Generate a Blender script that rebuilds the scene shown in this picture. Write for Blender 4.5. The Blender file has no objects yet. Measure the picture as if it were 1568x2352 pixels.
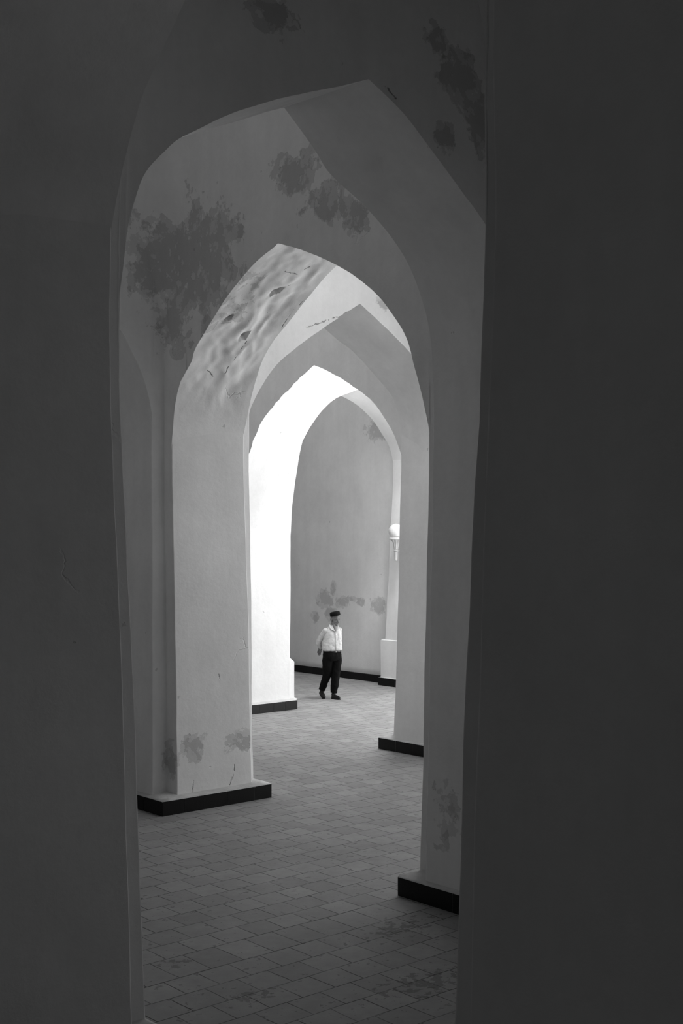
import bpy, bmesh, math, random
from mathutils import Vector, noise, Matrix
random.seed(7)
S = bpy.context.scene
C = S.collection

# ------------------------------------------------------------------ camera
# world x runs along one row of arches, world y along the other; z is up, the floor is z = 0
RZ = -math.atan2(2888.0, 3296.0)
cam = bpy.data.cameras.new('camera'); camo = bpy.data.objects.new('camera', cam); C.objects.link(camo)
camo.location = (0, 0, 3.3); camo.rotation_euler = (math.pi/2, 0, RZ)
cam.sensor_fit = 'HORIZONTAL'; cam.sensor_width = 36.0; cam.lens = 36.0*2888/1568
cam.shift_y = 44.0/1568; cam.clip_start = 0.05; cam.clip_end = 300
S.camera = camo

# ------------------------------------------------------------------ light
S.view_settings.view_transform = 'Standard'; S.view_settings.look = 'None'
S.view_settings.gamma = 1.0; S.view_settings.use_curve_mapping = False
S.view_settings.exposure = 0.0
w = bpy.data.worlds.new('sky'); S.world = w; w.use_nodes = True
w.node_tree.nodes['Background'].inputs[0].default_value = (1, 1, 1, 1)
w.node_tree.nodes['Background'].inputs[1].default_value = 0.6
# daylight of the courtyard coming in through the three doorways of the far wall
def daylight(y, width, power, tilt=0.0, z=1.5, h=2.8, x=19.9):
    l = bpy.data.lights.new('daylight', 'AREA'); l.shape = 'RECTANGLE'; l.size = width; l.size_y = h
    l.energy = power; l.color = (1, 1, 1)
    o = bpy.data.objects.new('daylight', l); C.objects.link(o); o.location = (x, y, z)
    d = Vector((-1 if x > 0 else 1, 0, tilt)); o.rotation_euler = d.to_track_quat('-Z', 'Z').to_euler()
    return o
daylight(16.0, 3.7, 330, .45)
daylight(10.3, 3.7, 620, .65)
daylight(4.6, 3.7, 95, .45)
# daylight falling through the round openings of two domes; three others are added fill
def skylight_or_fill(x, y, power, r=.75, z=9.9):
    l = bpy.data.lights.new('skylight_or_fill', 'AREA'); l.shape = 'DISK'; l.size = 2*r; l.energy = power; l.color = (1, 1, 1)
    o = bpy.data.objects.new('skylight_or_fill', l); C.objects.link(o); o.location = (x, y, z); return o
skylight_or_fill(16.5, 16.0, 400)
skylight_or_fill(11.3, 10.3, 55)
skylight_or_fill(11.3, 16.0, 26)  # added fill that lifts the inner wall, no opening inferred over this bay
skylight_or_fill(16.5, 21.9, 66)  # added fill to brighten the far wall
skylight_or_fill(6.1, 10.3, 2.2)  # faint added fill for the face of the middle wall

# ------------------------------------------------------------------ node helpers
class N:
    def __init__(s, name):
        s.m = bpy.data.materials.new(name); s.m.use_nodes = True
        s.t = s.m.node_tree; s.b = s.t.nodes['Principled BSDF']
        s.b.inputs['Roughness'].default_value = .9
        s.b.inputs['Specular IOR Level'].default_value = .15
        s.geo = s.t.nodes.new('ShaderNodeNewGeometry')
        s.P = s.geo.outputs['Position']
    def n(s, typ, **kw):
        x = s.t.nodes.new(typ)
        for k, v in kw.items(): setattr(x, k, v)
        return x
    def put(s, sock, v):
        if hasattr(v, 'default_value') or hasattr(v, 'is_output'): s.t.links.new(v, sock)
        else: sock.default_value = v
    def math(s, op, a, b=None, c=None, clamp=False):
        x = s.n('ShaderNodeMath', operation=op, use_clamp=clamp)
        s.put(x.inputs[0], a)
        if b is not None: s.put(x.inputs[1], b)
        if c is not None: s.put(x.inputs[2], c)
        return x.outputs[0]
    def vec(s, op, a, b=None):
        x = s.n('ShaderNodeVectorMath', operation=op); s.put(x.inputs[0], a)
        if b is not None: s.put(x.inputs[1], b)
        return x.outputs['Value'] if op in ('LENGTH', 'DISTANCE') else x.outputs[0]
    def noise(s, scale, detail=4, rough=.5, dist=0, vec=None):
        x = s.n('ShaderNodeTexNoise'); s.put(x.inputs['Vector'], vec or s.P)
        x.inputs['Scale'].default_value = scale; x.inputs['Detail'].default_value = detail
        x.inputs['Roughness'].default_value = rough; x.inputs['Distortion'].default_value = dist
        return x.outputs[0]
    def ramp(s, v, lo, hi, a=0.0, b=1.0):
        x = s.n('ShaderNodeMapRange'); s.put(x.inputs[0], v)
        for i, q in enumerate((lo, hi, a, b)): x.inputs[i+1].default_value = q
        return x.outputs[0]
    def stretch(s, v): return s.vec('MULTIPLY', s.P, v)
    def color(s, g):
        x = s.n('ShaderNodeCombineColor')
        for i in range(3): s.t.links.new(g, x.inputs[i])
        s.t.links.new(x.outputs[0], s.b.inputs['Base Color'])
    def bump(s, h, strength, dist):
        x = s.n('ShaderNodeBump'); s.put(x.inputs['Height'], h)
        x.inputs['Strength'].default_value = strength; x.inputs['Distance'].default_value = dist
        s.t.links.new(x.outputs[0], s.b.inputs['Normal'])
    def blobs(s, items):
        out = None
        for c, r in items:
            d = s.vec('SUBTRACT', s.P, c); d = s.vec('MULTIPLY', d, tuple(1/q for q in r))
            v = s.math('SUBTRACT', 1.0, s.vec('LENGTH', d))
            out = v if out is None else s.math('MAXIMUM', out, v)
        return out

# flaked and damp patches: (centre, radii)
DAMP = [((8.4, 12.1, 6.4), (.6, 1.35, .9)), ((8.35, 9.2, 6.38), (.3, .34, .26)), ((8.2, 12.75, 6.5), (.6, .6, .75)), ((8.35, 12.55, 5.8), (.3, .38, .55)),
        ((8.35, 10.15, 7.05), (.3, .55, .36)), ((8.35, 9.6, 6.62), (.3, .58, .36)),
        ((7.3, 6.9, 6.95), (.36, .3, .3)), ((7.55, 6.9, 6.62), (.28, .3, .36)), ((7.15, 6.9, 6.42), (.2, .3, .15)),
        ((5.45, 6.9, 6.9), (.32, .3, .2)), ((7.05, 6.9, 7.15), (.2, .3, .2)),
        ((8.55, 12.4, .72), (.36, .3, .24)), ((9.25, 12.4, .72), (.34, .3, .2)), ((8.34, 12.6, .56), (.14, .25, .25)),
        ((21.97, 0, 0), (.01, .01, .01)),
        ((11.95, 12.7, 6.48), (.3, .3, .17)), ((11.1, 12.95, 6.0), (.26, .5, .18)), ((10.75, 12.7, 6.9), (.3, .3, .1)),
        ((7.76, 7.7, .8), (.4, .3, .4)),
        ((13.5, 13.8, 1.2), (.5, .4, .5))]
WALLDAMP = [((18.7, 21.95, 1.75), (.4, .42, .3)), ((18.7, 21.35, 1.7), (.4, .4, .18)), ((18.7, 20.75, 1.72), (.4, .25, .16)),
            ((18.7, 20.15, 1.66), (.4, .36, .3)), ((18.7, 21.8, 1.42), (.4, .3, .2)), ((18.7, 20.2, 5.5), (.4, .55, .35)), ((18.7, 21.7, 1.95), (.3, .16, .3)), ((18.7, 21.1, 1.78), (.3, .3, .1)), ((18.7, 22.3, 1.3), (.4, .2, .2))]

def cracks(m, lines, wdt):
    jig = m.n('ShaderNodeTexNoise'); jig.inputs['Scale'].default_value = 9; jig.inputs['Detail'].default_value = 5; m.t.links.new(m.P, jig.inputs['Vector'])
    q = m.vec('ADD', m.P, m.vec('MULTIPLY', m.vec('SUBTRACT', jig.outputs['Color'], (.5, .5, .5)), (.1, .1, .1)))
    out = None
    for ln in lines:
        for a_, b_ in zip(ln[:-1], ln[1:]):
            ba = Vector(b_)-Vector(a_); L2 = ba.length_squared
            pa = m.vec('SUBTRACT', q, tuple(a_))
            dt = m.n('ShaderNodeVectorMath', operation='DOT_PRODUCT'); m.put(dt.inputs[0], pa); m.put(dt.inputs[1], tuple(ba/L2))
            h = m.math('MAXIMUM', m.math('MINIMUM', dt.outputs['Value'], 1.0), 0.0)
            sc = m.n('ShaderNodeVectorMath', operation='SCALE'); sc.inputs[0].default_value = tuple(ba); m.t.links.new(h, sc.inputs['Scale'])
            d = m.vec('LENGTH', m.vec('SUBTRACT', pa, sc.outputs[0]))
            out = d if out is None else m.math('MINIMUM', out, d)
    return m.ramp(out, wdt*.45, wdt, 1, 0)
def plaster(name, base, extra=(), bumpy=1.0, damp=.62, lines=None):
    m = N(name)
    big = m.noise(.55, 5, .55); mid = m.noise(2.3, 6, .6); fine = m.noise(14, 5, .6)
    streak = m.noise(1.0, 4, .55, vec=m.stretch((5.0, 5.0, .5)))
    g = m.ramp(big, .3, .7, .93, 1.05)
    g = m.math('MULTIPLY', g, m.ramp(mid, .3, .7, .965, 1.03))
    g = m.math('MULTIPLY', g, m.ramp(streak, .3, .7, .97, 1.02))
    g = m.math('MULTIPLY', g, m.ramp(fine, .25, .75, .975, 1.02))
    bl = m.blobs(list(DAMP) + list(extra))
    ragged = m.noise(3.4, 7, .62)
    v = m.math('ADD', bl, m.math('MULTIPLY', m.math('SUBTRACT', ragged, .5), 2.4))
    mask = m.ramp(v, .31, .325)
    inner = m.noise(5.5, 6, .65)
    mask = m.math('MULTIPLY', mask, m.math('MAXIMUM', m.ramp(m.noise(8.5, 6, .6), .40, .43, .25, 1), m.ramp(bl, .0, .25, 1, 0)))
    mask2 = m.ramp(m.math('ADD', bl, m.math('MULTIPLY', m.math('SUBTRACT', inner, .5), 2.6)), .42, .45)
    g = m.math('MULTIPLY', g, m.math('SUBTRACT', 1.0, m.math('MULTIPLY', mask, 1-damp*1.25)))
    g = m.math('MULTIPLY', g, m.math('SUBTRACT', 1.0, m.math('MULTIPLY', mask2, .17)))
    # scattered small chips, and a slightly darker tone towards the foot of the walls
    z = m.n('ShaderNodeSeparateXYZ'); m.t.links.new(m.P, z.inputs[0])
    chips = m.noise(7.0, 3, .5)
    chip = m.ramp(chips, .755, .765)
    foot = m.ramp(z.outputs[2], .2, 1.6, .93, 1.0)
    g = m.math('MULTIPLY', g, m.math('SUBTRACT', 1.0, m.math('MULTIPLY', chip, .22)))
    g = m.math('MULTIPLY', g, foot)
    g = m.math('MULTIPLY', g, base, clamp=True)
    h = m.math('MULTIPLY', mask, -.35)
    h = m.math('ADD', h, m.math('MULTIPLY', fine, .18))
    h = m.math('ADD', h, m.math('MULTIPLY', mid, .55))
    h = m.math('ADD', h, m.math('MULTIPLY', chip, -.4))
    # hairline cracks in some zones
    wob = m.n('ShaderNodeTexNoise'); wob.inputs['Scale'].default_value = 2.5; wob.inputs['Detail'].default_value = 5; m.t.links.new(m.P, wob.inputs['Vector'])
    wv = m.vec('ADD', m.P, m.vec('MULTIPLY', wob.outputs['Color'], (.7, .7, .7)))
    vo = m.n('ShaderNodeTexVoronoi', feature='DISTANCE_TO_EDGE'); vo.inputs['Scale'].default_value = 1.1; m.t.links.new(wv, vo.inputs['Vector'])
    crack = m.math('MULTIPLY', m.ramp(vo.outputs['Distance'], .004, .012, 1, 0), m.ramp(m.noise(.9, 2), .68, .72))
    h = m.math('ADD', h, m.math('MULTIPLY', crack, -.5))
    if lines:
        ck = cracks(m, lines, .011)
        h = m.math('ADD', h, m.math('MULTIPLY', ck, -1.2))
        g = m.math('MULTIPLY', g, m.math('SUBTRACT', 1.0, m.math('MULTIPLY', ck, .6)))
    m.color(g)
    m.bump(h, .55*bumpy, .02)
    return m.m

M = {}
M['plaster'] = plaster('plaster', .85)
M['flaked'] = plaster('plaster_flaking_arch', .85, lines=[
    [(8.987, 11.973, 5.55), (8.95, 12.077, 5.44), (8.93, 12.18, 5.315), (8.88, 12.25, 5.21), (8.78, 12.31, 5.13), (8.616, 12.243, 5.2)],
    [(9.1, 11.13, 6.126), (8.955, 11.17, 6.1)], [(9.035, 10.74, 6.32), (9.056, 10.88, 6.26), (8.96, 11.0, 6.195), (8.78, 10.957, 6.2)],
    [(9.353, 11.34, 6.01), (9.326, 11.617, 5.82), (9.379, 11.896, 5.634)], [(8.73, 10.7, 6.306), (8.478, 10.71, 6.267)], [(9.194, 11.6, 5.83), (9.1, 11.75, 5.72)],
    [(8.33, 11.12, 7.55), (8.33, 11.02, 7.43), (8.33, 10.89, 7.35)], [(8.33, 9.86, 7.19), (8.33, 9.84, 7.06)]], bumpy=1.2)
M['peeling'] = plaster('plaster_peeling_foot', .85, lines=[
    [(9.16, 12.44, .44), (9.16, 12.44, .36), (9.08, 12.44, .21)], [(8.45, 12.44, .98), (8.46, 12.44, .87)], [(8.56, 12.44, .38), (8.53, 12.44, .2)], [(8.94, 12.48, 1.55), (8.96, 12.48, 1.48)]])
M['cracked'] = plaster('plaster_cracked_vault', .85, lines=[
    [(10.52, 12.73, 5.95), (10.65, 12.73, 6.01), (10.98, 12.73, 6.15), (11.18, 12.73, 6.21), (11.46, 12.73, 6.36)],
    [(6.5, 7.0, 6.68), (6.6, 7.1, 6.64), (6.72, 7.1, 6.56)], [(6.95, 7.2, 6.33), (6.85, 7.5, 6.35)], [(6.4, 6.95, 6.72), (6.62, 6.92, 6.6)]])
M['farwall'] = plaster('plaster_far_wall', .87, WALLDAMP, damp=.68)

def simple(name, g, rough=.8, spec=.3, bump=0, bs=40):
    m = N(name); m.b.inputs['Roughness'].default_value = rough; m.b.inputs['Specular IOR Level'].default_value = spec
    n1 = m.noise(bs*.25, 4, .6)
    m.color(m.math('MULTIPLY', m.ramp(n1, .3, .7, .88, 1.1), g))
    if bump: m.bump(m.noise(bs, 4, .6), bump, .01)
    return m.m
M['tile'] = simple('black_glazed_tile', .004, .4, .22, .12, 25)
M['grout'] = simple('pale_mortar', .26, .95, .1, .5, 30)
M['ledge'] = simple('rough_mortar', .55, .95, .1, .6, 24)
M['ground'] = simple('courtyard_paving', .6, .95, .1)

def floor_mat():
    m = N('square_brick_paving')
    sx = m.n('ShaderNodeSeparateXYZ'); m.t.links.new(m.P, sx.inputs[0])
    # one course is wider than the others
    y2 = m.math('SUBTRACT', sx.outputs[1], m.math('MULTIPLY', m.math('DIVIDE', m.math('SUBTRACT', sx.outputs[1], 7.77), .4, clamp=True), .103))
    wob = m.noise(1.7, 2)
    cx = m.n('ShaderNodeCombineXYZ')
    m.put(cx.inputs[0], m.math('ADD', m.math('SUBTRACT', sx.outputs[0], 5.08), m.math('MULTIPLY', m.math('SUBTRACT', wob, .5), .05)))
    wob2 = m.noise(.8, 2)
    m.put(cx.inputs[1], m.math('ADD', m.math('SUBTRACT', y2, 7.77-30*.297), m.math('MULTIPLY', m.math('SUBTRACT', wob2, .5), .05)))
    b = m.n('ShaderNodeTexBrick'); b.offset = .5; b.offset_frequency = 2; b.squash = 1; b.squash_frequency = 2
    m.t.links.new(cx.outputs[0], b.inputs['Vector'])
    b.inputs['Scale'].default_value = 1; b.inputs['Brick Width'].default_value = .292; b.inputs['Row Height'].default_value = .297
    b.inputs['Mortar Size'].default_value = .0058; b.inputs['Mortar Smooth'].default_value = .4; b.inputs['Bias'].default_value = 0
    b.inputs['Color1'].default_value = (.0, .0, .0, 1); b.inputs['Color2'].default_value = (1, 1, 1, 1); b.inputs['Mortar'].default_value = (.5, .5, .5, 1)
    tone = m.n('ShaderNodeSeparateColor'); m.t.links.new(b.outputs['Color'], tone.inputs[0])
    mort = b.outputs['Fac']
    worn = m.noise(5, 6, .65); spots = m.noise(16, 5, .6); zone = m.noise(1.3, 3)
    tn = m.n('ShaderNodeTexWhiteNoise')
    g = m.ramp(tone.outputs[0], 0, 1, .89, 1.09)
    g = m.math('MULTIPLY', g, m.ramp(worn, .3, .7, .88, 1.1))
    g = m.math('MULTIPLY', g, m.ramp(zone, .3, .7, .94, 1.05))
    pits = m.ramp(m.math('ADD', spots, m.math('MULTIPLY', m.math('SUBTRACT', worn, .5), .6)), .635, .69)
    g = m.math('MULTIPLY', g, m.math('SUBTRACT', 1.0, m.math('MULTIPLY', pits, .42)))
    # worn flaking zone by the right pillar and one broken spot
    bl = m.blobs([((7.25, 7.55, 0), (.8, .45, .5)), ((6.5, 6.5, 0), (.9, .5, .5)), ((5.4, 7.15, 0), (.45, .25, .3)), ((5.35, 8.05, 0), (.3, .2, .3))])
    v = m.math('ADD', bl, m.math('MULTIPLY', m.math('SUBTRACT', m.noise(11, 6, .65), .5), 3.2))
    fl = m.ramp(v, .75, .85)
    g = m.math('MULTIPLY', g, m.math('SUBTRACT', 1.0, m.math('MULTIPLY', fl, .4)))
    jn = m.ramp(m.noise(3.1, 3), .35, .6, .5, 1.0)
    mm = m.math('MULTIPLY', mort, jn)
    g = m.math('MULTIPLY', g, m.math('SUBTRACT', 1.0, m.math('MULTIPLY', mm, .82)))
    g = m.math('MULTIPLY', g, .31)
    m.color(g)
    h = m.math('ADD', m.math('MULTIPLY', mm, -1.0), m.math('MULTIPLY', worn, .25))
    h = m.math('ADD', h, m.math('MULTIPLY', pits, -.4)); h = m.math('ADD', h, m.math('MULTIPLY', fl, -.3))
    m.bump(h, .6, .008)
    m.b.inputs['Roughness'].default_value = .62; m.b.inputs['Specular IOR Level'].default_value = .25
    return m.m
M['floor'] = floor_mat()

# ------------------------------------------------------------------ object helpers
def link(name, bm, mats, parent=None, smooth=False, weld=True):
    if weld: bmesh.ops.remove_doubles(bm, verts=bm.verts, dist=.0004)
    me = bpy.data.meshes.new(name); bm.to_mesh(me); bm.free()
    for mm in (mats if isinstance(mats, (list, tuple)) else [mats]): me.materials.append(mm)
    if smooth: me.polygons.foreach_set('use_smooth', [True]*len(me.polygons))
    o = bpy.data.objects.new(name, me); C.objects.link(o)
    if parent is not None: o.parent = parent
    return o
def struct(o, label=None):
    o['kind'] = 'structure'
    if label: o['label'] = label
    return o
def tag(o, label, cat, group=None):
    o['label'] = label; o['category'] = cat
    if group: o['group'] = group
def box(bm, x0, x1, y0, y1, z0, z1, mi=0):
    vs = [bm.verts.new((x, y, z)) for z in (z0, z1) for y in (y0, y1) for x in (x0, x1)]
    for f in ((0,2,3,1),(4,5,7,6),(0,1,5,4),(2,6,7,3),(0,4,6,2),(1,3,7,5)):
        fc = bm.faces.new([vs[i] for i in f]); fc.material_index = mi
def wob(p, k=1.0):
    "hand-laid plaster: the same gentle unevenness for every surface through the same point"
    p = Vector(p)
    if p.z < .25: k *= max(0, (p.z-.1)/.15)
    d = noise.noise_vector(p*.75)*.014 + noise.noise_vector(p*2.6+Vector((9, 3, 5)))*.006 + noise.noise_vector(p*8+Vector((1, 7, 2)))*.0022
    return p + d*k
def loft(bm, rows, closed=False, mi=0):
    "rows: list of equally long lists of points"
    R = [[bm.verts.new(wob(p)) for p in r] for r in rows]
    for i in range(len(R)-1):
        n = len(R[i])
        for j in range(n if closed else n-1):
            k = (j+1) % n
            try:
                f = bm.faces.new((R[i][j], R[i][k], R[i+1][k], R[i+1][j])); f.material_index = mi
            except ValueError: pass

ZS, ZT = 4.2, 8.7
# lattice of square pillars: extent of each tiled plinth
PX = [(2.62, 4.3), (7.93, 9.62), (12.99, 14.75), (18.36, 20.0)]
PY = [(.95, 2.55), (6.5, 8.23), (12.29, 13.98), (18.07, 19.77)]
PL = {(0, 1): (2.62, 4.29, 6.58, 8.23), (1, 1): (7.885, 9.62, 6.5, 8.23), (1, 2): (8.02, 9.62, 12.29, 13.98)}
def foot(i, j): return PL.get((i, j), (PX[i][0], PX[i][1], PY[j][0], PY[j][1]))
KEYS = ('u2', 'u1', 'uE', 'uF', 'a', 'b', 'c', 'd')
def pillar_data(i, j):
    x0, x1, y0, y1 = foot(i, j)
    base = dict(u2=x0+.09, u1=x0+.3, uE=x1-.19, uF=x1-.04, a=y0+.13, b=y0+.36, c=y1-.29, d=y1-.04)
    top = dict(u2=x0+.16, u1=x0+.36, uE=x1-.23, uF=x1-.06, a=y0+.23, b=y0+.43, c=y1-.35, d=y1-.1)
    return base, top
P = {}
for i in range(4):
    for j in range(4): P[i, j] = pillar_data(i, j)
def setp(i, j, base, top): P[i, j][0].update(base); P[i, j][1].update(top)
setp(1, 2, dict(u2=8.1, u1=8.31, uE=9.43, uF=9.6, a=12.43, b=12.63), dict(u2=8.16, u1=8.33, uE=9.39, uF=9.6, a=12.56, b=12.73))
setp(1, 1, dict(u2=7.94, u1=8.15, d=8.22, c=7.94, b=6.86, a=6.66), dict(u2=8.02, u1=8.22, d=8.16, c=7.91, b=6.92, a=6.74))
setp(0, 1, dict(uE=4.14, uF=4.35, a=6.65, b=6.84), dict(uE=4.04, uF=4.21, a=6.75, b=6.92))
setp(0, 0, dict(u1=2.92, u2=2.7, d=2.90, c=2.60), dict(u1=2.95, u2=2.73, d=2.68, c=2.453))
setp(2, 2, dict(u1=13.26, u2=13.07, d=13.94, c=13.72), dict(u1=13.33, u2=13.16, d=13.745, c=13.66))
setp(2, 3, dict(u1=13.45, uE=14.69, uF=14.83, a=18.21, b=18.4), dict(u1=13.5, uE=14.74, uF=14.87, a=18.25, b=18.41))
setp(3, 3, dict(u2=18.44, u1=18.62, d=19.74, c=19.70, b=18.4), dict(u2=18.5, u1=18.66, d=19.52, c=19.46, b=18.41))

def cross(d):
    u2, u1, uE, uF, a, b, c, e = [d[k] for k in KEYS]
    return [(u1, a), (uE, a), (uE, b), (uF, b), (uF, c), (uE, c), (uE, e), (u1, e), (u1, c), (u2, c), (u2, b), (u1, b)]
def dense(poly, step):
    out = []
    for k in range(len(poly)):
        p, q = Vector(poly[k]), Vector(poly[(k+1) % len(poly)])
        n = max(1, round((q-p).length/step))
        out += [p.lerp(q, t/n) for t in range(n)]
    return out
def pillar_rows(i, j, z0, z1, step):
    b, t = P[i, j]
    n = max(1, round((z1-z0)/step)); rows = []
    ref = cross(b); cnt = [max(1, round((Vector(ref[(k+1) % 12])-Vector(ref[k])).length/.28)) for k in range(12)]
    for r in range(n+1):
        z = z0+(z1-z0)*r/n; f = min(1, z/ZS)
        d = {k: b[k]*(1-f)+t[k]*f for k in KEYS}
        cr = cross(d); row = []
        for k in range(12):
            p, q = Vector(cr[k]), Vector(cr[(k+1) % 12])
            row += [tuple(p.lerp(q, m/cnt[k]))+(z,) for m in range(cnt[k])]
        rows.append(row)
    return rows

def bevel(o, wdt=.014, seg=2):
    b = o.modifiers.new('soft edges', 'BEVEL'); b.width = wdt; b.segments = seg; b.limit_method = 'ANGLE'; b.angle_limit = math.radians(50)
    o.data.polygons.foreach_set('use_smooth', [True]*len(o.data.polygons))
    wn = o.modifiers.new('face shading', 'WEIGHTED_NORMAL'); wn.keep_sharp = True; wn.weight = 100
    return o

# ------------------------------------------------------------------ floor and ground
bm = bmesh.new(); box(bm, -4.2, 19.0, -4.2, 31, -.3, 0)
struct(link('floor', bm, M['floor']), 'worn square brick paving laid in staggered courses')
bm = bmesh.new(); box(bm, 19.0, 60, -25, 45, -.32, -.02)
struct(link('ground', bm, M['ground']), 'paved courtyard outside the doorways')

# ------------------------------------------------------------------ pillars
LAB = {(0, 0): 'nearest dark plastered pillar filling the right side of the picture',
       (0, 1): 'nearest dark plastered pillar filling the left side of the picture',
       (1, 1): 'grey pillar with black tiled foot at the right, next behind the nearest one',
       (1, 2): 'tall plastered pillar at the left with peeling foot and black tiled plinth',
       (2, 2): 'pale pillar with black tiled foot on the right, before the wall lamp',
       (2, 3): 'bright white sunlit pillar left of the walking man',
       (3, 3): 'pale pilaster at the far wall carrying the globe lamp'}
JOINTS = {(1, 2): {'y0': [8.32, 8.59, 8.94, 9.36], 'x0': [12.7, 13.1, 13.5]}, (2, 2): {'x0': [13.25, 13.6, 12.75]},
          (1, 1): {'x0': [7.55, 7.1]}, (2, 3): {'y0': [13.45, 13.86, 14.19, 14.45]}, (3, 3): {'x0': [19.25, 18.75]}}
def plinth(name, x0, x1, y0, y1, h, joints, parent):
    bm = bmesh.new(); g = .004
    box(bm, x0+.006, x1-.006, y0+.006, y1-.006, 0, h-.004, 1)
    t = .012
    def cuts(lo, hi, js):
        js = sorted(q for q in js if lo+.05 < q < hi-.05)
        if not js: js = [lo+(hi-lo)*k/4 for k in (1, 2, 3)]
        e = [lo]+js+[hi]; return list(zip(e[:-1], e[1:]))
    for side in ('y0', 'y1'):
        Y = y0 if side == 'y0' else y1
        for p, q in cuts(x0, x1, joints.get(side, [])):
            box(bm, p+g, q-g, *((Y, Y+t) if side == 'y0' else (Y-t, Y)), .001, h)
    for side in ('x0', 'x1'):
        X = x0 if side == 'x0' else x1
        for p, q in cuts(y0, y1, joints.get(side, [])):
            box(bm, *((X, X+t) if side == 'x0' else (X-t, X)), p+g, q-g, .001, h)
    o = link(name, bm, [M['tile'], M['grout']], parent, weld=False)
    o['label'] = 'black glazed tiles with pale joints round the foot'
    return o
HP = .167
for (i, j) in sorted(P):
    x0, x1, y0, y1 = foot(i, j)
    b, t = P[i, j]
    near = (i, j) in LAB
    bm = bmesh.new()
    rows = pillar_rows(i, j, 0.0, ZT, .2 if near else .8)
    loft(bm, rows, True)
    if i == 3 and j in (3,):
        pass
    o = link('wall_pilaster' if i == 3 else 'arcade_pillar', bm, M['peeling'] if (i, j) == (1, 2) else M['plaster'])
    bevel(o)
    if (i, j) in LAB: tag(o, LAB[i, j], 'pilaster' if i == 3 else 'pillar')
    else: tag(o, {0: 'pillar of the row nearest the viewer, farther left', 1: 'pillar of the second row', 2: 'pillar of the third row', 3: 'pilaster of the far wall'}[i] + ', hidden behind the nearer ones', 'pilaster' if i == 3 else 'pillar', 'hidden pillars of the hall')
    plinth('plinth', x0, x1, y0, y1, HP, JOINTS.get((i, j), {}), o)
    # sloping mortar ledge between the tiles and the wall
    bm = bmesh.new()
    cr = [Vector((b['u2'], b['b'])), ]
    outer = [(x0+.003, y0+.003), (x1-.003, y0+.003), (x1-.003, y1-.003), (x0+.003, y1-.003)]
    n = 14
    def ring(q, z, am):
        r = []
        for k in range(4):
            p, s = Vector(q[k]), Vector(q[(k+1) % 4])
            for m in range(n):
                v = p.lerp(s, m/n); r.append((v.x, v.y, z + am*noise.noise(Vector((v.x*9, v.y*9, 4)))))
        return r
    inn = lambda e: [(b['u2']-e, b['a']-e), (b['uF']+e, b['a']-e), (b['uF']+e, b['d']+e), (b['u2']-e, b['d']+e)]
    inn2 = lambda e: [(b['u1']-e, b['b']-e), (b['uE']+e, b['b']-e), (b['uE']+e, b['c']+e), (b['u1']-e, b['c']+e)]
    rr = [ring(outer, HP-.01, 0), ring(outer, HP+.003, .003), ring(inn(.02), HP+.012, .006), ring(inn(-.03), HP+.03, .008), ring(inn2(-.05), HP+.035, 0)]
    R = [[bm.verts.new(p) for p in r] for r in rr]
    for a_ in range(len(R)-1):
        for k in range(4*n):
            k2 = (k+1) % (4*n); bm.faces.new((R[a_][k], R[a_][k2], R[a_+1][k2], R[a_+1][k]))
    link('mortar_ledge', bm, M['ledge'], o, smooth=True)
    P[i, j] = (b, t, o)

# thicker dado at the foot of the bright pillar and of the far pilaster
def dado(pillar, poly, z1, z2, inset, name='dado'):
    bm = bmesh.new(); rows = []
    for z, e in ((HP, 0), (z1*.5, 0), (z1, 0), ((z1+z2)/2, inset*.45), (z2, inset)):
        cx = sum(p[0] for p in poly)/4; cy = sum(p[1] for p in poly)/4
        pp = [(p[0]-math.copysign(e, p[0]-cx), p[1]-math.copysign(e, p[1]-cy)) for p in poly]
        rows.append([(q.x, q.y, z) for q in dense(pp, .25)])
    m = min(len(r) for r in rows); rows = [r if len(r) == m else r[:m] for r in rows]
    loft(bm, rows, True)
    bm.faces.new([bm.verts.new(wob(p)) for p in rows[-1]])
    o = link(name, bm, M['plaster'], pillar); bevel(o, .02)
    return o
dado(P[2, 3][2], [(13.6, 18.235), (14.81, 18.235), (14.81, 19.4), (13.6, 19.4)], .86, .94, .07)
dado(P[3, 3][2], [(18.425, 18.2), (19.5, 18.2), (19.5, 19.765), (18.425, 19.765)], .955, .985, .04)

# ------------------------------------------------------------------ arches
def resample(pts, n):
    # Catmull-Rom through the points, then n+1 points evenly along the curve
    pts = [Vector(p) for p in pts]; d = []
    for k in range(len(pts)-1):
        p0 = pts[max(0, k-1)]; p1 = pts[k]; p2 = pts[k+1]; p3 = pts[min(len(pts)-1, k+2)]
        if k == 0: p0 = p1-(p2-p1)
        if k == len(pts)-2: p3 = p2+(p2-p1)
        for m in range(12):
            t = m/12
            d.append(.5*((2*p1)+(p2-p0)*t+(2*p0-5*p1+4*p2-p3)*t*t+(3*p1-p0-3*p2+p3)*t*t*t))
    d.append(pts[-1])
    L = [0]
    for k in range(len(d)-1): L.append(L[-1]+(d[k+1]-d[k]).length)
    out = []; k = 0
    for m in range(n+1):
        s = L[-1]*m/n
        while k < len(L)-2 and L[k+1] < s: k += 1
        f = 0 if L[k+1] == L[k] else (s-L[k])/(L[k+1]-L[k]); out.append(d[k].lerp(d[k+1], min(1, max(0, f))))
    return out
GEN = [(0, 4.2), (.03, 4.5), (.09, 4.8), (.19, 5.08), (.34, 5.29), (.6, 5.54), (1.05, 5.84), (1.55, 6.1), (2.15, 6.34)]
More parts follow.
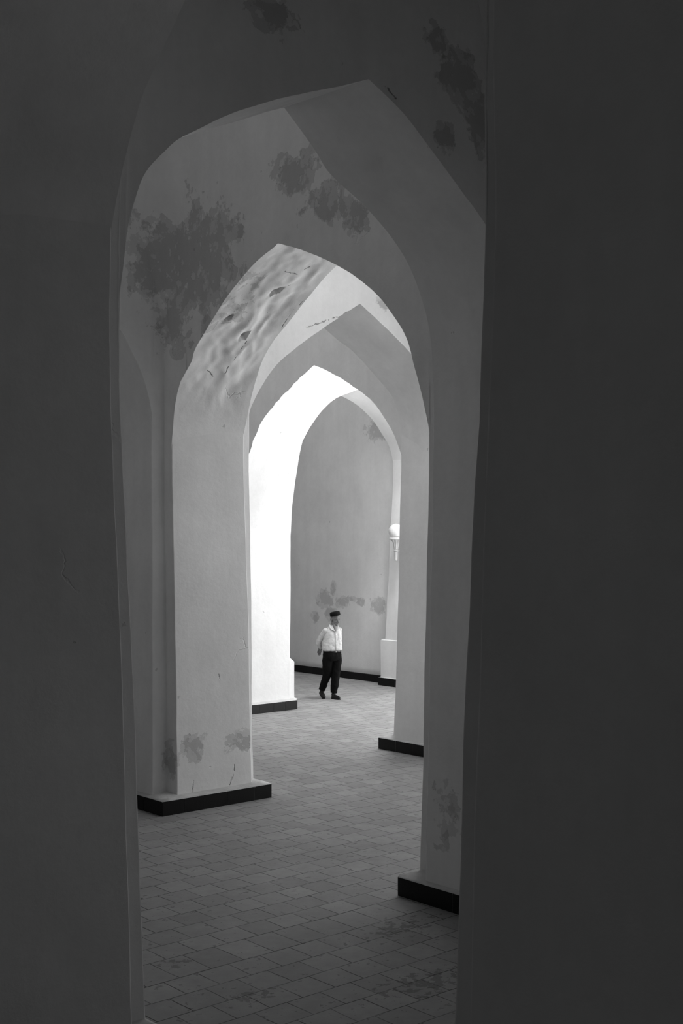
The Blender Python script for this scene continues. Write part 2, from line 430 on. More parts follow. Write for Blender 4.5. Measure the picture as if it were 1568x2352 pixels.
def generic(s0, s1, dz=0, top=0):
    "left and right halves of a pointed arch between jambs s0 < s1; both run from springing to apex"
    h = (s1-s0)/2; k = h/2.15
    z = lambda o, q: q+dz+top*o/2.15
    lo = [(s0+o*k, z(o, q)) for o, q in GEN]; hi = [(s1-o*k, z(o, q)) for o, q in GEN]
    return lo, hi
DENTS = []     # (centre, radius, depth) hollows left by fallen plaster
def relief(p, nrm):
    d = 0
    for c, ax, ln, wd, dep in DENTS:
        e = p-Vector(c); a_ = Vector(ax).normalized(); b_ = (Vector((1, 0, 0))-a_*a_.x).normalized()
        e = e+noise.noise_vector(p*9)*.05+noise.noise_vector(p*25)*.015
        s = e.dot(a_)/ln; w = e.dot(b_)/wd
        if abs(s) < 1 and -1 < w < .35*(1-s*s):
            d -= dep*.75*(1-s*s)*((w+1)/1.35)**1.5
    return d
def arch_panel(name, axis, f_lo, f_hi, b_lo, b_hi, front, back, n=26, m=10, rough=0.0, dn=1):
    """axis 'y': wall lies along y, its front and back faces are at x = front(s), back(s).
       axis 'x': wall lies along x, faces at y = front(s), back(s)."""
    F = resample(f_lo, n)+resample(f_hi, n)[::-1][1:]
    B = resample(b_lo, n)+resample(b_hi, n)[::-1][1:]
    mk = (lambda s, t, z: (t, s, z)) if axis == 'y' else (lambda s, t, z: (s, t, z))
    bm = bmesh.new()
    rows = 9
    for Q, pl in ((F, front), (B, back)):
        cols = [[mk(q.x, pl(q.x), q.y+(ZT-q.y)*r/rows) for r in range(rows+1)] for q in Q]
        loft(bm, cols)
    cols = []; K = len(F)
    for k in range(K):
        c = []
        for r in range(m+1):
            t = r/m; s = F[k].x*(1-t)+B[k].x*t; z = F[k].y*(1-t)+B[k].y*t
            c.append(Vector(mk(s, front(F[k].x)*(1-t)+back(B[k].x)*t, z)))
        cols.append(c)
    nr = []
    for k in range(K):
        a_ = cols[max(0, k-1)]; b_ = cols[min(K-1, k+1)]
        nr.append([(b_[r]-a_[r]).cross(cols[k][m]-cols[k][0]).normalized() for r in range(m+1)])
    mid = Vector(mk((F[0].x+F[-1].x)/2, front(F[0].x), 4.3))
    out = []
    for k in range(K):
        c = []
        for r in range(m+1):
            p = cols[k][r]; q = nr[k][r]
            if (mid-p).dot(q) < 0: q = -q
            edge = min(1, min(r, m-r)/(m*.22))
            d = 0
            if rough and k > K*.45:
                zf = min(1, max(0, (p.z-4.75)/.5))
                q3 = Vector((p.x*3.0, p.y*1.6, p.z*1.6)); v = (.3+.7*min(1, max(0, (noise.noise(p*1.1+Vector((3, 3, 3)))+.25)*2.5)))*(noise.noise(q3)*.05+(.5-abs(noise.noise(q3*1.7+Vector((4, 1, 2)))))*.06-.03)+noise.noise(p*9)*.012
                d += rough*zf*v*(edge*.8+.2 if r < m/2 else edge)
            d += relief(p, q)*edge
            c.append(p+q*d)
        out.append(c)
    loft(bm, out)
    return bm
def tuck(pts, s0):
    o = []
    for s, z in pts:
        if abs(s-s0) < .014: s = s0+(-.015 if pts[-1][0] > s0 else .015)
        o.append((s, z))
    return o
def lerp_fn(s0, v0, s1, v1): return lambda s: v0+(v1-v0)*min(1, max(0, (s-s0)/(s1-s0)))

A_Y = {}
A_Y[0, 0] = dict(f_hi=[(6.75, 4.2), (6.76, 4.75), (6.74, 5.05), (6.67, 5.33), (6.52, 5.67), (6.37, 5.9), (6.2, 6.07), (6.04, 6.21), (5.9, 6.33), (5.5, 6.55), (5.1, 6.75), (4.7, 6.95)],
                 f_lo=[(2.69, 4.2), (2.69, 4.75), (2.72, 5.05), (2.79, 5.33), (2.94, 5.67), (3.09, 5.9), (3.26, 6.07), (3.42, 6.21), (3.56, 6.33), (3.95, 6.55), (4.3, 6.75), (4.7, 6.95)],
                 b_hi=[(6.75, 4.2), (6.79, 4.8), (6.77, 5.08), (6.7, 5.35), (6.55, 5.69), (6.4, 5.92), (6.23, 6.09), (6.08, 6.23), (5.94, 6.35), (5.5, 6.6), (5.1, 6.8), (4.7, 7.0)])
A_Y[1, 1] = dict(f_hi=[(12.56, 4.2), (12.52, 4.72), (12.41, 5.03), (12.31, 5.14), (12.15, 5.28), (12.08, 5.4), (11.94, 5.53), (11.46, 5.89), (10.98, 6.16), (10.46, 6.34)],
                 f_lo=[(8.16, 4.2), (8.27, 4.6), (8.37, 4.85), (8.47, 5.11), (8.62, 5.31), (8.87, 5.56), (9.21, 5.8), (9.67, 6.04), (10.09, 6.22), (10.46, 6.34)],
                 b_hi=[(12.56, 4.2), (12.55, 4.45), (12.5, 4.7), (12.4, 4.99), (12.2, 5.36), (11.95, 5.6), (11.64, 5.81), (11.05, 6.2), (10.46, 6.5)])
A_Y[2, 2] = dict(f_hi=[(18.25, 3.1), (18.2, 3.65), (18.07, 4.2), (17.83, 4.76), (17.54, 5.18), (17.18, 5.46), (16.7, 5.73), (16.3, 5.93), (16.0, 6.06)],
                 f_lo=[(13.745, 4.2), (13.79, 4.4), (13.96, 4.72), (14.19, 5.02), (14.53, 5.35), (14.94, 5.59), (15.25, 5.76), (15.69, 5.95), (16.0, 6.06)],
                 b_hi=[(18.25, 3.1), (18.22, 3.7), (18.11, 4.25), (17.99, 4.7), (17.82, 5.07), (17.37, 5.67), (16.8, 5.98), (16.1, 6.3)])
A_X = {}
A_X[0, 1] = dict(f_lo=[(4.2, 4.2), (4.2, 4.73), (4.24, 5.08), (4.27, 5.3), (4.37, 5.59), (4.53, 5.78), (4.71, 5.93), (5.32, 6.26), (6.34, 6.68)],
                 f_hi=[(8.02, 4.2), (8.0, 4.93), (7.9, 5.33), (7.7, 5.71), (7.3, 6.04), (6.95, 6.31), (6.67, 6.51), (6.34, 6.68)],
                 b_lo=[(4.2, 4.2), (4.2, 4.73), (4.3, 5.3), (4.55, 5.72), (4.9, 6.03), (5.38, 6.29), (5.83, 6.49), (6.31, 6.7)],
                 b_hi=[(8.02, 4.2), (8.0, 4.93), (7.88, 5.35), (7.66, 5.71), (7.25, 6.02), (6.8, 6.26), (6.62, 6.43), (6.31, 6.7)])
A_X[1, 2] = dict(f_lo=[(9.6, 4.2), (9.61, 4.72), (9.69, 4.99), (9.87, 5.25), (10.1, 5.5), (10.46, 5.76), (10.76, 5.95), (11.49, 6.4)],
                 f_hi=[(13.16, 4.2), (13.13, 4.6), (13.08, 4.97), (12.96, 5.3), (12.72, 5.6), (12.33, 5.9), (11.85, 6.2), (11.49, 6.4)],
                 b_lo=[(9.6, 4.2), (9.61, 4.72), (9.69, 4.99), (9.87, 5.25), (10.1, 5.5), (10.46, 5.76), (10.76, 5.95), (11.4, 6.33)],
                 b_hi=[(13.16, 4.2), (13.15, 4.6), (13.13, 4.97), (13.04, 5.18), (12.9, 5.38), (12.2, 5.9), (11.88, 6.06), (11.4, 6.33)])
A_X[2, 3] = dict(f_lo=[(14.87, 4.2), (14.93, 4.45), (15.03, 4.73), (15.18, 5.04), (15.4, 5.35), (15.71, 5.68), (16.1, 5.93), (17.0, 6.25)],
                 b_hi=[(18.5, 4.2), (18.53, 4.5), (18.51, 4.75), (18.4, 5.1), (18.15, 5.4), (17.83, 5.7), (17.43, 5.94), (16.98, 6.1)],
                 f_hi=[(18.5, 4.2), (18.51, 4.6), (18.45, 4.95), (18.3, 5.3), (18.05, 5.6), (17.7, 5.87), (17.35, 6.08), (17.0, 6.25)])
A_X[0, 2] = dict(f_hi=[(8.16, 4.2), (8.16, 4.56), (8.12, 4.86), (8.01, 5.17), (7.87, 5.42), (7.73, 5.63), (7.3, 5.98), (6.8, 6.25), (6.2, 6.5)])

WN = ['wall_near', 'wall_middle', 'wall_inner', 'wall_back']
DENTS[:] = [((8.9, 11.29, 6.01), (.127, -.12, .087), .13, .10, .085), ((8.91, 11.9, 5.6), (.06, -.12, .1), .10, .10, .10), ((8.5, 11.66, 5.75), (.05, -.12, .09), .09, .09, .06), ((8.37, 11.53, 5.84), (.05, -.1, .08), .05, .05, .05), ((6.9, 7.42, 6.34), (.1, .4, -.05), .13, .09, .06)]
for i in range(4):
    for j in range(3):
        t0, t1 = P[i, j][1], P[i, j+1][1]
        s0, s1 = t0['d'], t1['a']
        lo, hi = generic(s0, s1); blo, bhi = generic(s0, s1, 0, .12)
        d = A_Y.get((i, j), {})
        fr = lerp_fn(s0, t0['u1'], s1, t1['u1']); bk = lerp_fn(s0, t0['uE'], s1, t1['uE'])
        vis = (i, j) in A_Y
        f_lo = d.get('f_lo', lo); f_hi = d.get('f_hi', hi)
        b_lo = d.get('b_lo', blo); b_hi = d.get('b_hi', bhi)
        # both halves meet in one apex
        b_lo = [tuple(p) for p in b_lo[:-1]]+[b_hi[-1]]
        f_lo, b_lo, f_hi, b_hi = tuck(f_lo, s0), tuck(b_lo, s0), tuck(f_hi, s1), tuck(b_hi, s1)
        bm = arch_panel('w', 'y', f_lo, f_hi, b_lo, b_hi, fr, bk, n=(150 if (i, j) == (1, 1) else 40 if vis else 14), m=(56 if (i, j) == (1, 1) else 12 if vis else 3), rough=(1.0 if (i, j) == (1, 1) else .15 if vis else 0))
        o = link(WN[i], bm, M['flaked'] if (i, j) == (1, 1) else M['plaster']); bevel(o); struct(o, 'plastered wall with a pointed arch between two pillars')
for i in range(3):
    for j in range(4):
        t0, t1 = P[i, j][1], P[i+1, j][1]
        s0, s1 = t0['uF'], t1['u2']
        lo, hi = generic(s0, s1); blo, bhi = generic(s0, s1)
        d = A_X.get((i, j), {})
        fr = lerp_fn(s0, t0['b'], s1, t1['b']); bk = lerp_fn(s0, t0['c'], s1, t1['c'])
        vis = (i, j) in A_X
        f_lo = d.get('f_lo', lo); f_hi = d.get('f_hi', hi); b_lo = d.get('b_lo', blo); b_hi = d.get('b_hi', bhi)
        f_lo = list(f_lo[:-1])+[f_hi[-1]]; b_lo = list(b_lo[:-1])+[b_hi[-1]]
        f_lo, b_lo, f_hi, b_hi = tuck(f_lo, s0), tuck(b_lo, s0), tuck(f_hi, s1), tuck(b_hi, s1)
        bm = arch_panel('w', 'x', f_lo, f_hi, b_lo, b_hi, fr, bk, n=(60 if vis else 14), m=(20 if vis else 3))
        o = link('wall_cross', bm, M['cracked'] if (i, j) in ((0, 1), (1, 2)) else M['plaster']); bevel(o); struct(o, 'plastered cross wall with a pointed arch')
# corners under the domes, rounding off as they rise
def corner(x, y, sx, sy):
    bm = bmesh.new(); rows = []
    for r in range(13):
        z = 5.3+(ZT-5.3)*r/12; R = 1.3*(r/12)**1.6+.002
        cx, cy = x+sx*(R-.003), y+sy*(R-.003)
        rows.append([(cx-sx*R*math.cos(a), cy-sy*R*math.sin(a), z) for a in [math.pi/2*k/8 for k in range(9)]])
    loft(bm, rows)
    o = link('wall_corner', bm, M['plaster'], smooth=True); struct(o, 'rounded corner below the dome')
for i in range(3):
    for j in range(3):
        corner(P[i, j][1]['uE'], P[i, j][1]['c'], 1, 1); corner(P[i+1, j][1]['u1'], P[i+1, j][1]['c'], -1, 1)
        corner(P[i, j+1][1]['uE'], P[i, j+1][1]['b'], 1, -1); corner(P[i+1, j+1][1]['u1'], P[i+1, j+1][1]['b'], -1, -1)

# ------------------------------------------------------------------ far wall, outer walls, ceiling
def wall(name, x0, x1, y0, y1, z0=0, z1=ZT, mat='plaster', label=None):
    bm = bmesh.new(); box(bm, x0, x1, y0, y1, z0, z1)
    bmesh.ops.subdivide_edges(bm, edges=bm.edges, cuts=30, use_grid_fill=True)
    for v in bm.verts: v.co = wob(v.co, 1.2)
    return struct(link(name, bm, M[mat], smooth=True), label)
wall('wall_far', 18.74, 19.6, 19.6, 27.5, mat='farwall', label='stained plaster wall behind the walking man')
bm = bmesh.new(); box(bm, 18.655, 18.8, 19.7, 27.4, 0, .155, 0)
jb = [19.7]+[20.54+.0, 21.29, 22.29, 23.1, 24.0, 25.0, 26.2, 27.4]
bm.free(); bm = bmesh.new()
for p, q in zip(jb[:-1], jb[1:]): box(bm, 18.655, 18.69, p+.004, q-.004, .001, .158, 0)
box(bm, 18.662, 18.8, 19.7, 27.4, 0, .152, 1)
o = struct(link('baseboard_far', bm, [M['tile'], M['grout']], weld=False), 'low black tiled skirting along the stained far wall')
wall('wall_left', -4.2, 19.6, 27.4, 28.2, label='plaster wall at the far left end of the hall')
wall('wall_behind', -4.2, -3.6, -4.2, 27.4, label='plaster wall behind the viewer')
wall('wall_right', -3.6, 19.6, -4.2, -3.6, label='plaster wall at the right end of the hall')
wall('wall_outer', 18.9, 19.6, -3.6, .95, label='outer wall right of the last doorway')
bm = bmesh.new()
ex = [-4.2, 3.4, 8.85, 13.9, 19.6]; ey = [-4.2, 1.8, 7.4, 13.15, 18.9, 28.2]
for i in range(4):
    for j in range(5):
        x0, x1, y0, y1 = ex[i], ex[i+1], ey[j], ey[j+1]
        g = [[bm.verts.new((x0+(x1-x0)*a/12, y0+(y1-y0)*b/12, ZT-.02+1.7*math.sqrt(max(0, 1-(((a-6)/6)**2+((b-6)/6)**2)/1.0)) if ((a-6)/6)**2+((b-6)/6)**2 < 1 else ZT-.02)) for b in range(13)] for a in range(13)]
        for a in range(12):
            for b in range(12):
                if (i, j) in ((3, 3), (2, 2), (2, 3), (3, 4), (1, 2)) and 4 <= a <= 7 and 4 <= b <= 7: continue  # dome openings, three of them added to go with the fill lights
                bm.faces.new((g[a][b], g[a][b+1], g[a+1][b+1], g[a+1][b]))
struct(link('ceiling', bm, M['plaster']), 'row of shallow plaster domes over the bays')

# ------------------------------------------------------------------ the walking man
def ring_pts(c, ax, ay, rx, ry, n=20, e=2.0):
    out = []
    for k in range(n):
        t = 2*math.pi*k/n; ct, st = math.cos(t), math.sin(t)
        out.append(c+ax*(rx*math.copysign(abs(ct)**(2/e), ct))+ay*(ry*math.copysign(abs(st)**(2/e), st)))
    return out
def skin_rings(bm, rings, caps=True, mi=0):
    R = [[bm.verts.new(p) for p in r] for r in rings]; n = len(R[0])
    for i in range(len(R)-1):
        for k in range(n):
            f = bm.faces.new((R[i][k], R[i][(k+1) % n], R[i+1][(k+1) % n], R[i+1][k])); f.material_index = mi
    if caps:
        bm.faces.new(R[0][::-1]).material_index = mi; bm.faces.new(R[-1]).material_index = mi
def smooth_path(pts, rad, sub=4):
    P_, R_ = [], []
    for k in range(len(pts)-1):
        p0, p1, p2, p3 = pts[max(0, k-1)], pts[k], pts[k+1], pts[min(len(pts)-1, k+2)]
        for m in range(sub):
            t = m/sub
            P_.append(.5*((2*p1)+(p2-p0)*t+(2*p0-5*p1+4*p2-p3)*t*t+(3*p1-p0-3*p2+p3)*t*t*t)); R_.append(rad[k]*(1-t)+rad[k+1]*t)
    P_.append(pts[-1]); R_.append(rad[-1]); return P_, R_
def tube(bm, pts, rad, flat=1.0, side=None, n=14, sub=4, round_ends=True, mi=0):
    pts = [Vector(p) for p in pts]; P_, R_ = smooth_path(pts, rad, sub)
    rings = []
    for k, p in enumerate(P_):
        d = (P_[min(k+1, len(P_)-1)]-P_[max(k-1, 0)]).normalized()
        s = Vector(side) if side is not None else (Vector((0, 1, 0)) if abs(d.y) < .8 else Vector((1, 0, 0)))
        ax = (s-d*s.dot(d)).normalized(); ay = d.cross(ax)
        rings.append((p, d, ax, ay, R_[k]))
    out = []
    if round_ends:
        p, d, ax, ay, r = rings[0]
        for q in (.95, .7, .4): out.append(ring_pts(p-d*r*q*.9, ax, ay, r*math.sqrt(1-q*q), r*flat*math.sqrt(1-q*q), n))
    for p, d, ax, ay, r in rings: out.append(ring_pts(p, ax, ay, r, r*flat, n))
    if round_ends:
        p, d, ax, ay, r = rings[-1]
        for q in (.4, .7, .95): out.append(ring_pts(p+d*r*q*.9, ax, ay, r*math.sqrt(1-q*q), r*flat*math.sqrt(1-q*q), n))
    skin_rings(bm, out, mi=mi)
def ell(bm, c, r, axes=None, n=16):
    axes = axes or (Vector((1, 0, 0)), Vector((0, 1, 0)), Vector((0, 0, 1)))
    c = Vector(c); rings = []
    for k in range(1, n//2+4):
        t = math.pi*k/(n//2+4); rings.append(ring_pts(c-axes[2]*r[2]*math.cos(t), axes[0], axes[1], r[0]*math.sin(t), r[1]*math.sin(t), n))
    skin_rings(bm, rings)
def organic(name, bm, mat, parent=None, voxel=.006, it=4, wr=None):
    o = link(name, bm, mat, parent, smooth=True, weld=False)
    r = o.modifiers.new('one surface', 'REMESH'); r.mode = 'VOXEL'; r.voxel_size = voxel; r.use_smooth_shade = True
    s = o.modifiers.new('soften', 'SMOOTH'); s.factor = .5; s.iterations = it
    if wr:
        t = bpy.data.textures.new(name+' folds', 'CLOUDS'); t.noise_scale = wr[0]; t.noise_depth = 2
        d = o.modifiers.new('folds', 'DISPLACE'); d.texture = t; d.strength = wr[1]; d.mid_level = .5; d.texture_coords = 'LOCAL'
    return o
V = Vector
F = V((.5, -.866, 0)); L = V((.866, .5, 0)); U = V((0, 0, 1))
M['skin'] = simple('weathered_skin', .15, .6, .3, .08, 60)
M['shirt'] = simple('pale_cotton_shirt', .48, .95, .1, .1, 90)
M['trousers'] = simple('black_cloth', .005, .95, .1, .3, 80)
M['cap'] = simple('dark_embroidered_cloth', .009, .95, .1, .6, 220)
M['shoe'] = simple('black_leather', .004, .5, .4)
M['button'] = simple('white_button', .8, .3, .5)
M['eye'] = simple('dark_eye', .02, .3, .5)
M['metal'] = simple('dull_metal', .45, .35, .6)
HC = V((.058, .0, 1.562)); HFa = V((.626, -.78, -.14)).normalized(); HL = V((.78, .626, 0)).normalized(); HU = HL.cross(-HFa).normalized()
if HU.z < 0: HU = -HU
hd = lambda l, f, u: HC+HL*l+HFa*f+HU*u
hx = (HL, HFa, HU)
bm = bmesh.new()
# head
ell(bm, hd(0, -.010, .03), (.077, .099, .088), hx, 24)
ell(bm, hd(0, .03, -.02), (.062, .064, .075), hx, 20)
ell(bm, hd(0, .035, -.068), (.048, .056, .052), hx, 18)
ell(bm, hd(0, .078, -.098), (.022, .02, .02), hx, 14)
tube(bm, [hd(0, .086, .018), hd(0, .102, -.008), hd(0, .116, -.03)], [.010, .013, .0165], n=12)
for s in (-1, 1):
    ell(bm, hd(s*.013, .103, -.034), (.009, .011, .008), hx, 10)
    ell(bm, hd(s*.03, .083, .026), (.024, .012, .009), hx, 12)          # brow
    ell(bm, hd(s*.043, .058, -.025), (.02, .025, .018), hx, 12)         # cheekbone
    ell(bm, hd(s*.052, .02, -.07), (.014, .035, .024), hx, 12)          # jaw corner
    ell(bm, hd(s*.083, -.014, -.002), (.013, .024, .037), hx, 14)       # ear
    ell(bm, hd(s*.091, -.024, .012), (.008, .015, .022), hx, 10)
ell(bm, hd(0, .092, -.058), (.022, .012, .006), hx, 12)
ell(bm, hd(0, .09, -.069), (.019, .012, .007), hx, 12)
# neck, chest, trunk
tube(bm, [V((.0, .03, 1.36)), V((.02, .02, 1.44)), hd(0, -.02, -.05)], [.075, .058, .056], n=18)
tube(bm, [V((.035, -.02, 1.46)), V((.058, -.075, 1.40)), V((.074, -.122, 1.335))], [.048, .034, .008], flat=.8, n=16)
skin_rings(bm, [ring_pts(V((x, y, z)), L, F, a_, b_, 24, 2.3) for x, y, z, a_, b_ in
    [(0, 0, .80, .12, .09), (0, 0, .9, .15, .105), (0, 0, 1.05, .14, .1), (.003, .0, 1.2, .15, .105), (.01, .005, 1.32, .16, .1), (.015, .01, 1.39, .13, .08), (.018, .015, 1.43, .07, .06)]])
# arms: his right arm (left in view) and left arm, both folded behind the back
RS, RE, RW = V((-.130, -.055, 1.352)), V((-.262, .06, 1.12)), V((-.228, .155, .985))
LS, LE, LW = V((.142, .09, 1.355)), V((.128, .225, 1.12)), V((-.08, .27, .985))
tube(bm, [RS, RE, RW], [.046, .038, .027]); tube(bm, [LS, LE, LW], [.046, .038, .027])
# right hand: palm and five fingers hanging, slightly curled
pal = V((-.236, .16, .935)); tube(bm, [RW, V((-.236, .163, .955)), V((-.243, .158, .915))], [.026, .036, .034], flat=.5, side=(1, -.2, 0))
for k, (dx, ln) in enumerate([(-.028, .066), (-.010, .074), (.009, .07), (.026, .056)]):
    b0 = V((-.243+dx*.95, .158+dx*.25, .912)); tube(bm, [b0, b0+V((-.010, -.008, -ln*.5)), b0+V((-.004, -.030, -ln*.85))], [.0095, .0085, .007], n=10)
tube(bm, [V((-.262, .15, .95)), V((-.284, .135, .925)), V((-.288, .122, .90))], [.012, .010, .008], n=10)
# left hand closing round the right wrist
tube(bm, [LW, V((-.14, .235, .985)), V((-.185, .2, .985))], [.027, .034, .033], flat=.5, side=(0, 0, 1))
for k, dz in enumerate((.028, .01, -.009, -.026)):
    b0 = V((-.19, .197, .985+dz)); tube(bm, [b0, b0+V((-.042, .005, -.002)), b0+V((-.078, -.022, -.004)), b0+V((-.072, -.05, -.004))], [.0095, .009, .008, .007], n=10)
tube(bm, [V((-.16, .2, 1.005)), V((-.195, .155, 1.02)), V((-.22, .125, 1.012))], [.012, .010, .008], n=10)
# legs
LEG_L = [V((.082, .03, .90)), V((.088, .03, .70)), V((.070, .02, .475)), V((.046, .03, .26)), V((.036, .035, .09))]
LEG_R = [V((-.080, -.045, .90)), V((-.092, -.02, .70)), V((-.094, .03, .50)), V((-.158, .13, .31)), V((-.205, .185, .15))]
tube(bm, LEG_L, [.085, .075, .052, .046, .034]); tube(bm, LEG_R, [.085, .075, .052, .046, .034])
tube(bm, [V((.036, .035, .06)), V((.10, -.03, .035)), V((.125, -.055, .03))], [.034, .034, .026], flat=.8, side=(0, 0, 1))
tube(bm, [V((-.205, .185, .12)), V((-.185, .13, .065)), V((-.17, .10, .03))], [.034, .034, .026], flat=.8, side=(.86, .5, 0))
man = organic('person', bm, M['skin'], None, .005, 3)
tag(man, 'man in dark cap, pale shirt and black trousers walking with hands behind his back', 'person')
# shirt: trunk blousing over the belt, and two sleeves
bm = bmesh.new()
skin_rings(bm, [ring_pts(V((x, y, z)), L, F, a_, b_, 28, 2.35) for x, y, z, a_, b_ in
    [(.002, 0, .955, .186, .135), (.002, 0, .968, .204, .152), (.001, 0, 1.0, .205, .158), (.001, 0, 1.08, .197, .154), (.003, 0, 1.18, .182, .142), (.008, .002, 1.27, .172, .133),
     (.012, .004, 1.33, .160, .122), (.014, .008, 1.375, .140, .108), (.018, .012, 1.405, .112, .092), (.024, .014, 1.432, .084, .075), (.03, .012, 1.46, .068, .066)]])
shirt = organic('shirt', bm, M['shirt'], man, .006, 5, (.09, .022))
bm = bmesh.new()
tube(bm, [RS+V((.01, 0, -.005)), RS.lerp(RE, .5), RE, RE.lerp(RW, .55), RW+V((0, 0, .01))], [.064, .059, .052, .047, .036], n=18)
organic('sleeve', bm, M['shirt'], shirt, .006, 5, (.07, .02)); bm = bmesh.new()
tube(bm, [LS+V((-.01, 0, -.005)), LS.lerp(LE, .5), LE, LE.lerp(LW, .55), LW], [.064, .059, .054, .048, .036], n=18)
organic('sleeve', bm, M['shirt'], shirt, .006, 5, (.07, .02))
def front(z, l=0, off=0):
    b_ = .158+(z-1.0)*(.133-.158)/.27 if z < 1.27 else .133+(z-1.27)*(.108-.133)/.105
    a_ = .17
    return V((.004, 0, z))+L*l+F*(b_*(max(0, 1-abs(l/a_)**2.35))**(1/2.35)+off)
bm = bmesh.new()
skin_rings(bm, [ring_pts(front(z, .004, .0035), L, F, .017, .006, 10) for z in [.965+.37*k/12 for k in range(13)]])
link('placket', bm, M['shirt'], shirt, smooth=True, weld=False)
for z in (1.01, 1.1, 1.19, 1.28):
    bm = bmesh.new(); ell(bm, front(z, .004, .0105), (.0065, .003, .0065), (L, F, U), 12); link('button', bm, M['button'], shirt, smooth=True, weld=False)['label'] = 'small white button'
bm = bmesh.new()
g = [[bm.verts.new(front(1.31-.13*r/6, .055+.085*c/6, .006+(.004 if 0 < r < 6 and 0 < c < 6 else -.006))) for c in range(7)] for r in range(7)]
for r in range(6):
    for c in range(6): bm.faces.new((g[r][c], g[r][c+1], g[r+1][c+1], g[r+1][c]))
link('pocket', bm, M['shirt'], shirt, smooth=True, weld=False)
# collar: stand and two pointed flaps
def flap(pts, th=.004):
    bm = bmesh.new(); c = sum((V(p) for p in pts), V((0, 0, 0)))/len(pts)
    nrm = (V(pts[1])-V(pts[0])).cross(V(pts[2])-V(pts[0])).normalized()
    a_ = [bm.verts.new(V(p)+nrm*th) for p in pts]; b_ = [bm.verts.new(V(p)-nrm*th) for p in pts]
    bm.faces.new(a_); bm.faces.new(b_[::-1])
    for k in range(len(pts)):
        k2 = (k+1) % len(pts); bm.faces.new((a_[k], b_[k], b_[k2], a_[k2]))
    return bm
for pts in ([(-.05, -.045, 1.475), (-.052, -.078, 1.43), (-.028, -.122, 1.392), (.072, -.142, 1.338), (.03, -.10, 1.40), (-.025, -.062, 1.455)],
            [(.115, -.012, 1.465), (.128, -.035, 1.435), (.126, -.09, 1.392), (.084, -.138, 1.338), (.098, -.085, 1.40), (.103, -.04, 1.445)]):
    o = link('collar', flap(pts), M['shirt'], shirt); b_ = o.modifiers.new('soft edges', 'BEVEL'); b_.width = .002; b_.segments = 2
# trousers
bm = bmesh.new()
skin_rings(bm, [ring_pts(V((x, y, z)), L, F, a_, b_, 28, 2.3) for x, y, z, a_, b_ in
    [(0, 0, .76, .150, .112), (0, 0, .80, .178, .135), (0, 0, .86, .190, .146), (0, 0, .91, .188, .142), (0, 0, .975, .178, .130)]])
tube(bm, [LEG_L[0]+V((0, 0, -.06)), LEG_L[1], LEG_L[2], LEG_L[3], LEG_L[4]+V((-.002, 0, .03))], [.104, .1, .083, .078, .066], n=20, round_ends=False)
tube(bm, [LEG_R[0]+V((0, 0, -.06)), LEG_R[1], LEG_R[2], LEG_R[3], LEG_R[4]+V((0, -.01, .01))], [.104, .102, .085, .074, .066], n=20, round_ends=False)
organic('trousers', bm, M['trousers'], man, .007, 5, (.11, .024))
bm = bmesh.new()
skin_rings(bm, [ring_pts(V((0, 0, z)), L, F, .184, .137, 28, 2.3) for z in (.925, .958)])
belt = link('belt', bm, M['shoe'], man, smooth=True, weld=False)
bm = bmesh.new(); ell(bm, V((0, 0, .941))+F*.141+L*.01, (.015, .005, .012), (L, F, U), 14)
link('buckle', bm, M['metal'], belt, smooth=True, weld=False)['label'] = 'small metal belt buckle'
# shoes
for nm, heel, toe, lift in (('l', V((.018, .045, .045)), V((.135, -.085, .034)), 0), ('r', V((-.215, .205, .115)), V((-.158, .075, .036)), 1)):
    bm = bmesh.new(); m_ = heel.lerp(toe, .5)+V((0, 0, .004))
    tube(bm, [heel, m_, toe], [.040, .046, .035], flat=.85, side=(0, 0, 1) if not lift else (.86, .5, 0), n=16)
    tube(bm, [heel+V((.012, -.008, .05)), heel+V((.02, -.015, .01))], [.046, .044], n=16)
    sd = (toe-heel).normalized(); lf = sd.cross(U).normalized(); up = lf.cross(sd).normalized()
    if up.z < 0: up = -up
    skin_rings(bm, [ring_pts(heel.lerp(toe, .5)+up*h_-V((0, 0, 0)), sd, lf, .132, .044, 20, 2.8) for h_ in (-.040, -.026)])
    organic('shoe', bm, M['shoe'], man, .005, 3)
# cap
bm = bmesh.new()
CT = (HU+V((-.27, .10, 0))).normalized(); CX = (HFa-CT*HFa.dot(CT)).normalized(); CY = CT.cross(CX)
cb = HC+V((.004, .0, .090))
skin_rings(bm, [ring_pts(cb+CT*h_, CX, CY, rx, ry, 32, 2.1) for h_, rx, ry in [(-.016, .104, .092), (-.018, .109, .097), (.03, .109, .097), (.052, .106, .094), (.064, .095, .084), (.070, .07, .062), (.072, .03, .028)]])
cap = link('cap', bm, M['cap'], man, smooth=True, weld=False)
cap['label'] = 'dark embroidered skullcap'
bm = bmesh.new(); skin_rings(bm, [ring_pts(cb+CT*h_, CX, CY, .111, .099, 32, 2.1) for h_ in (-.018, -.006)], caps=False)
link('cap_band', bm, M['shoe'], cap, smooth=True, weld=False)
for s in (-1, 1):
    bm = bmesh.new(); ell(bm, hd(s*.030, .079, .010), (.015, .012, .0065), hx, 12); link('eye', bm, M['eye'], man, smooth=True, weld=False)
    bm = bmesh.new(); tube(bm, [hd(s*.014, .096, .029), hd(s*.032, .093, .034), hd(s*.05, .08, .028)], [.003, .004, .003], n=8); link('eyebrow', bm, M['eye'], man, smooth=True, weld=False)
bm = bmesh.new(); tube(bm, [hd(-.021, .092, -.063), hd(0, .1035, -.062), hd(.021, .092, -.063)], [.0022, .003, .0022], n=8); link('mouth', bm, M['eye'], man, smooth=True, weld=False)
man.location = (16.13, 18.69, 0); man.rotation_euler = (0, 0, RZ)

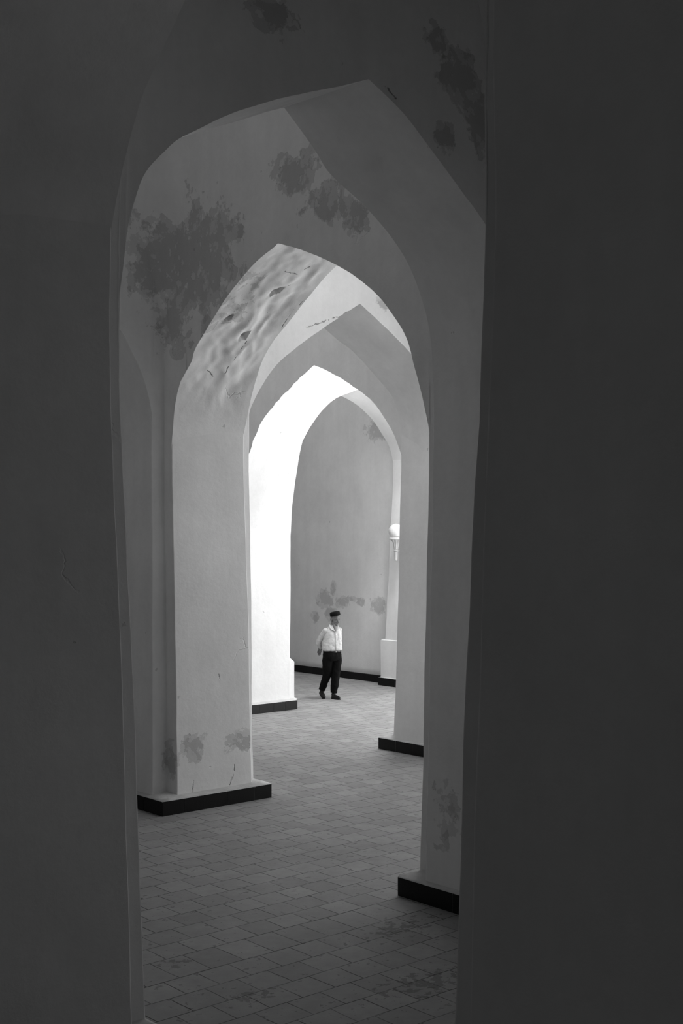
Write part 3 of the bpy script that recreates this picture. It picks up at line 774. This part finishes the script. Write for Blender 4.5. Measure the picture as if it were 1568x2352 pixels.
# ------------------------------------------------------------------ wall lamp on the far pilaster
lamp = bpy.data.objects.new('wall_lamp', None); C.objects.link(lamp); lamp.location = (18.22, 19.06, 2.82)
tag(lamp, 'white globe wall lamp on a fluted torch bracket, fixed to the pale pilaster', 'lamp')
M['opal'] = simple('opal_glass', .82, .25, .5); M['paint'] = simple('white_painted_metal', .62, .45, .4)
def lathe(bm, prof, n=40, flute=0, at=(0, 0, 0)):
    R = []
    for r, z in prof:
        R.append([V((at[0]+r*(1-flute*(.5-.5*math.cos(8*2*math.pi*k/n)))*math.cos(2*math.pi*k/n), at[1]+r*(1-flute*(.5-.5*math.cos(8*2*math.pi*k/n)))*math.sin(2*math.pi*k/n), at[2]+z)) for k in range(n)])
    skin_rings(bm, R)
bm = bmesh.new(); lathe(bm, [(.159*math.cos(t), .478+.159*math.sin(t)) for t in [math.pi*(k/20-.5)*.985 for k in range(21)]])
link('globe', bm, M['opal'], lamp, smooth=True, weld=False)['label'] = 'opal glass globe'
bm = bmesh.new(); lathe(bm, [(.09, .295), (.125, .298), (.148, .306), (.15, .314), (.14, .318), (.152, .35), (.149, .352), (.13, .325), (.07, .322)])
link('dish', bm, M['paint'], lamp, smooth=True, weld=False)
bm = bmesh.new(); lathe(bm, [(.042, .085), (.046, .12), (.058, .2), (.074, .25), (.1, .285), (.12, .298)], flute=.22, n=64)
link('fluted_cone', bm, M['paint'], lamp, smooth=True, weld=False)
bm = bmesh.new(); lathe(bm, [(.036, .053), (.05, .057), (.05, .069), (.04, .073), (.05, .077), (.05, .087), (.038, .091)])
link('collar_ring', bm, M['paint'], lamp, smooth=True, weld=False)
bm = bmesh.new()
pr = [(.004, -.148), (.018, -.144), (.027, -.132)]
for k in range(14): pr += [(.027+.0007*k, -.122+.0125*k), (.031+.0007*k, -.116+.0125*k)]
pr += [(.04, .053)]
lathe(bm, pr); link('ribbed_handle', bm, M['paint'], lamp, smooth=True, weld=False)
bm = bmesh.new(); tube(bm, [V((.03, 0, .071)), V((.14, 0, .071)), V((.27, 0, .071))], [.016, .016, .02], n=12)
tube(bm, [V((.245, 0, .071)), V((.29, 0, .071))], [.055, .055], n=20, round_ends=False)
link('wall_bracket', bm, M['paint'], lamp, smooth=True, weld=False)
bm = bmesh.new(); tube(bm, [V((.01, -.045, .077)), V((.02, -.07, .077))], [.008, .011], n=10)
link('screw', bm, M['metal'], lamp, smooth=True, weld=False)
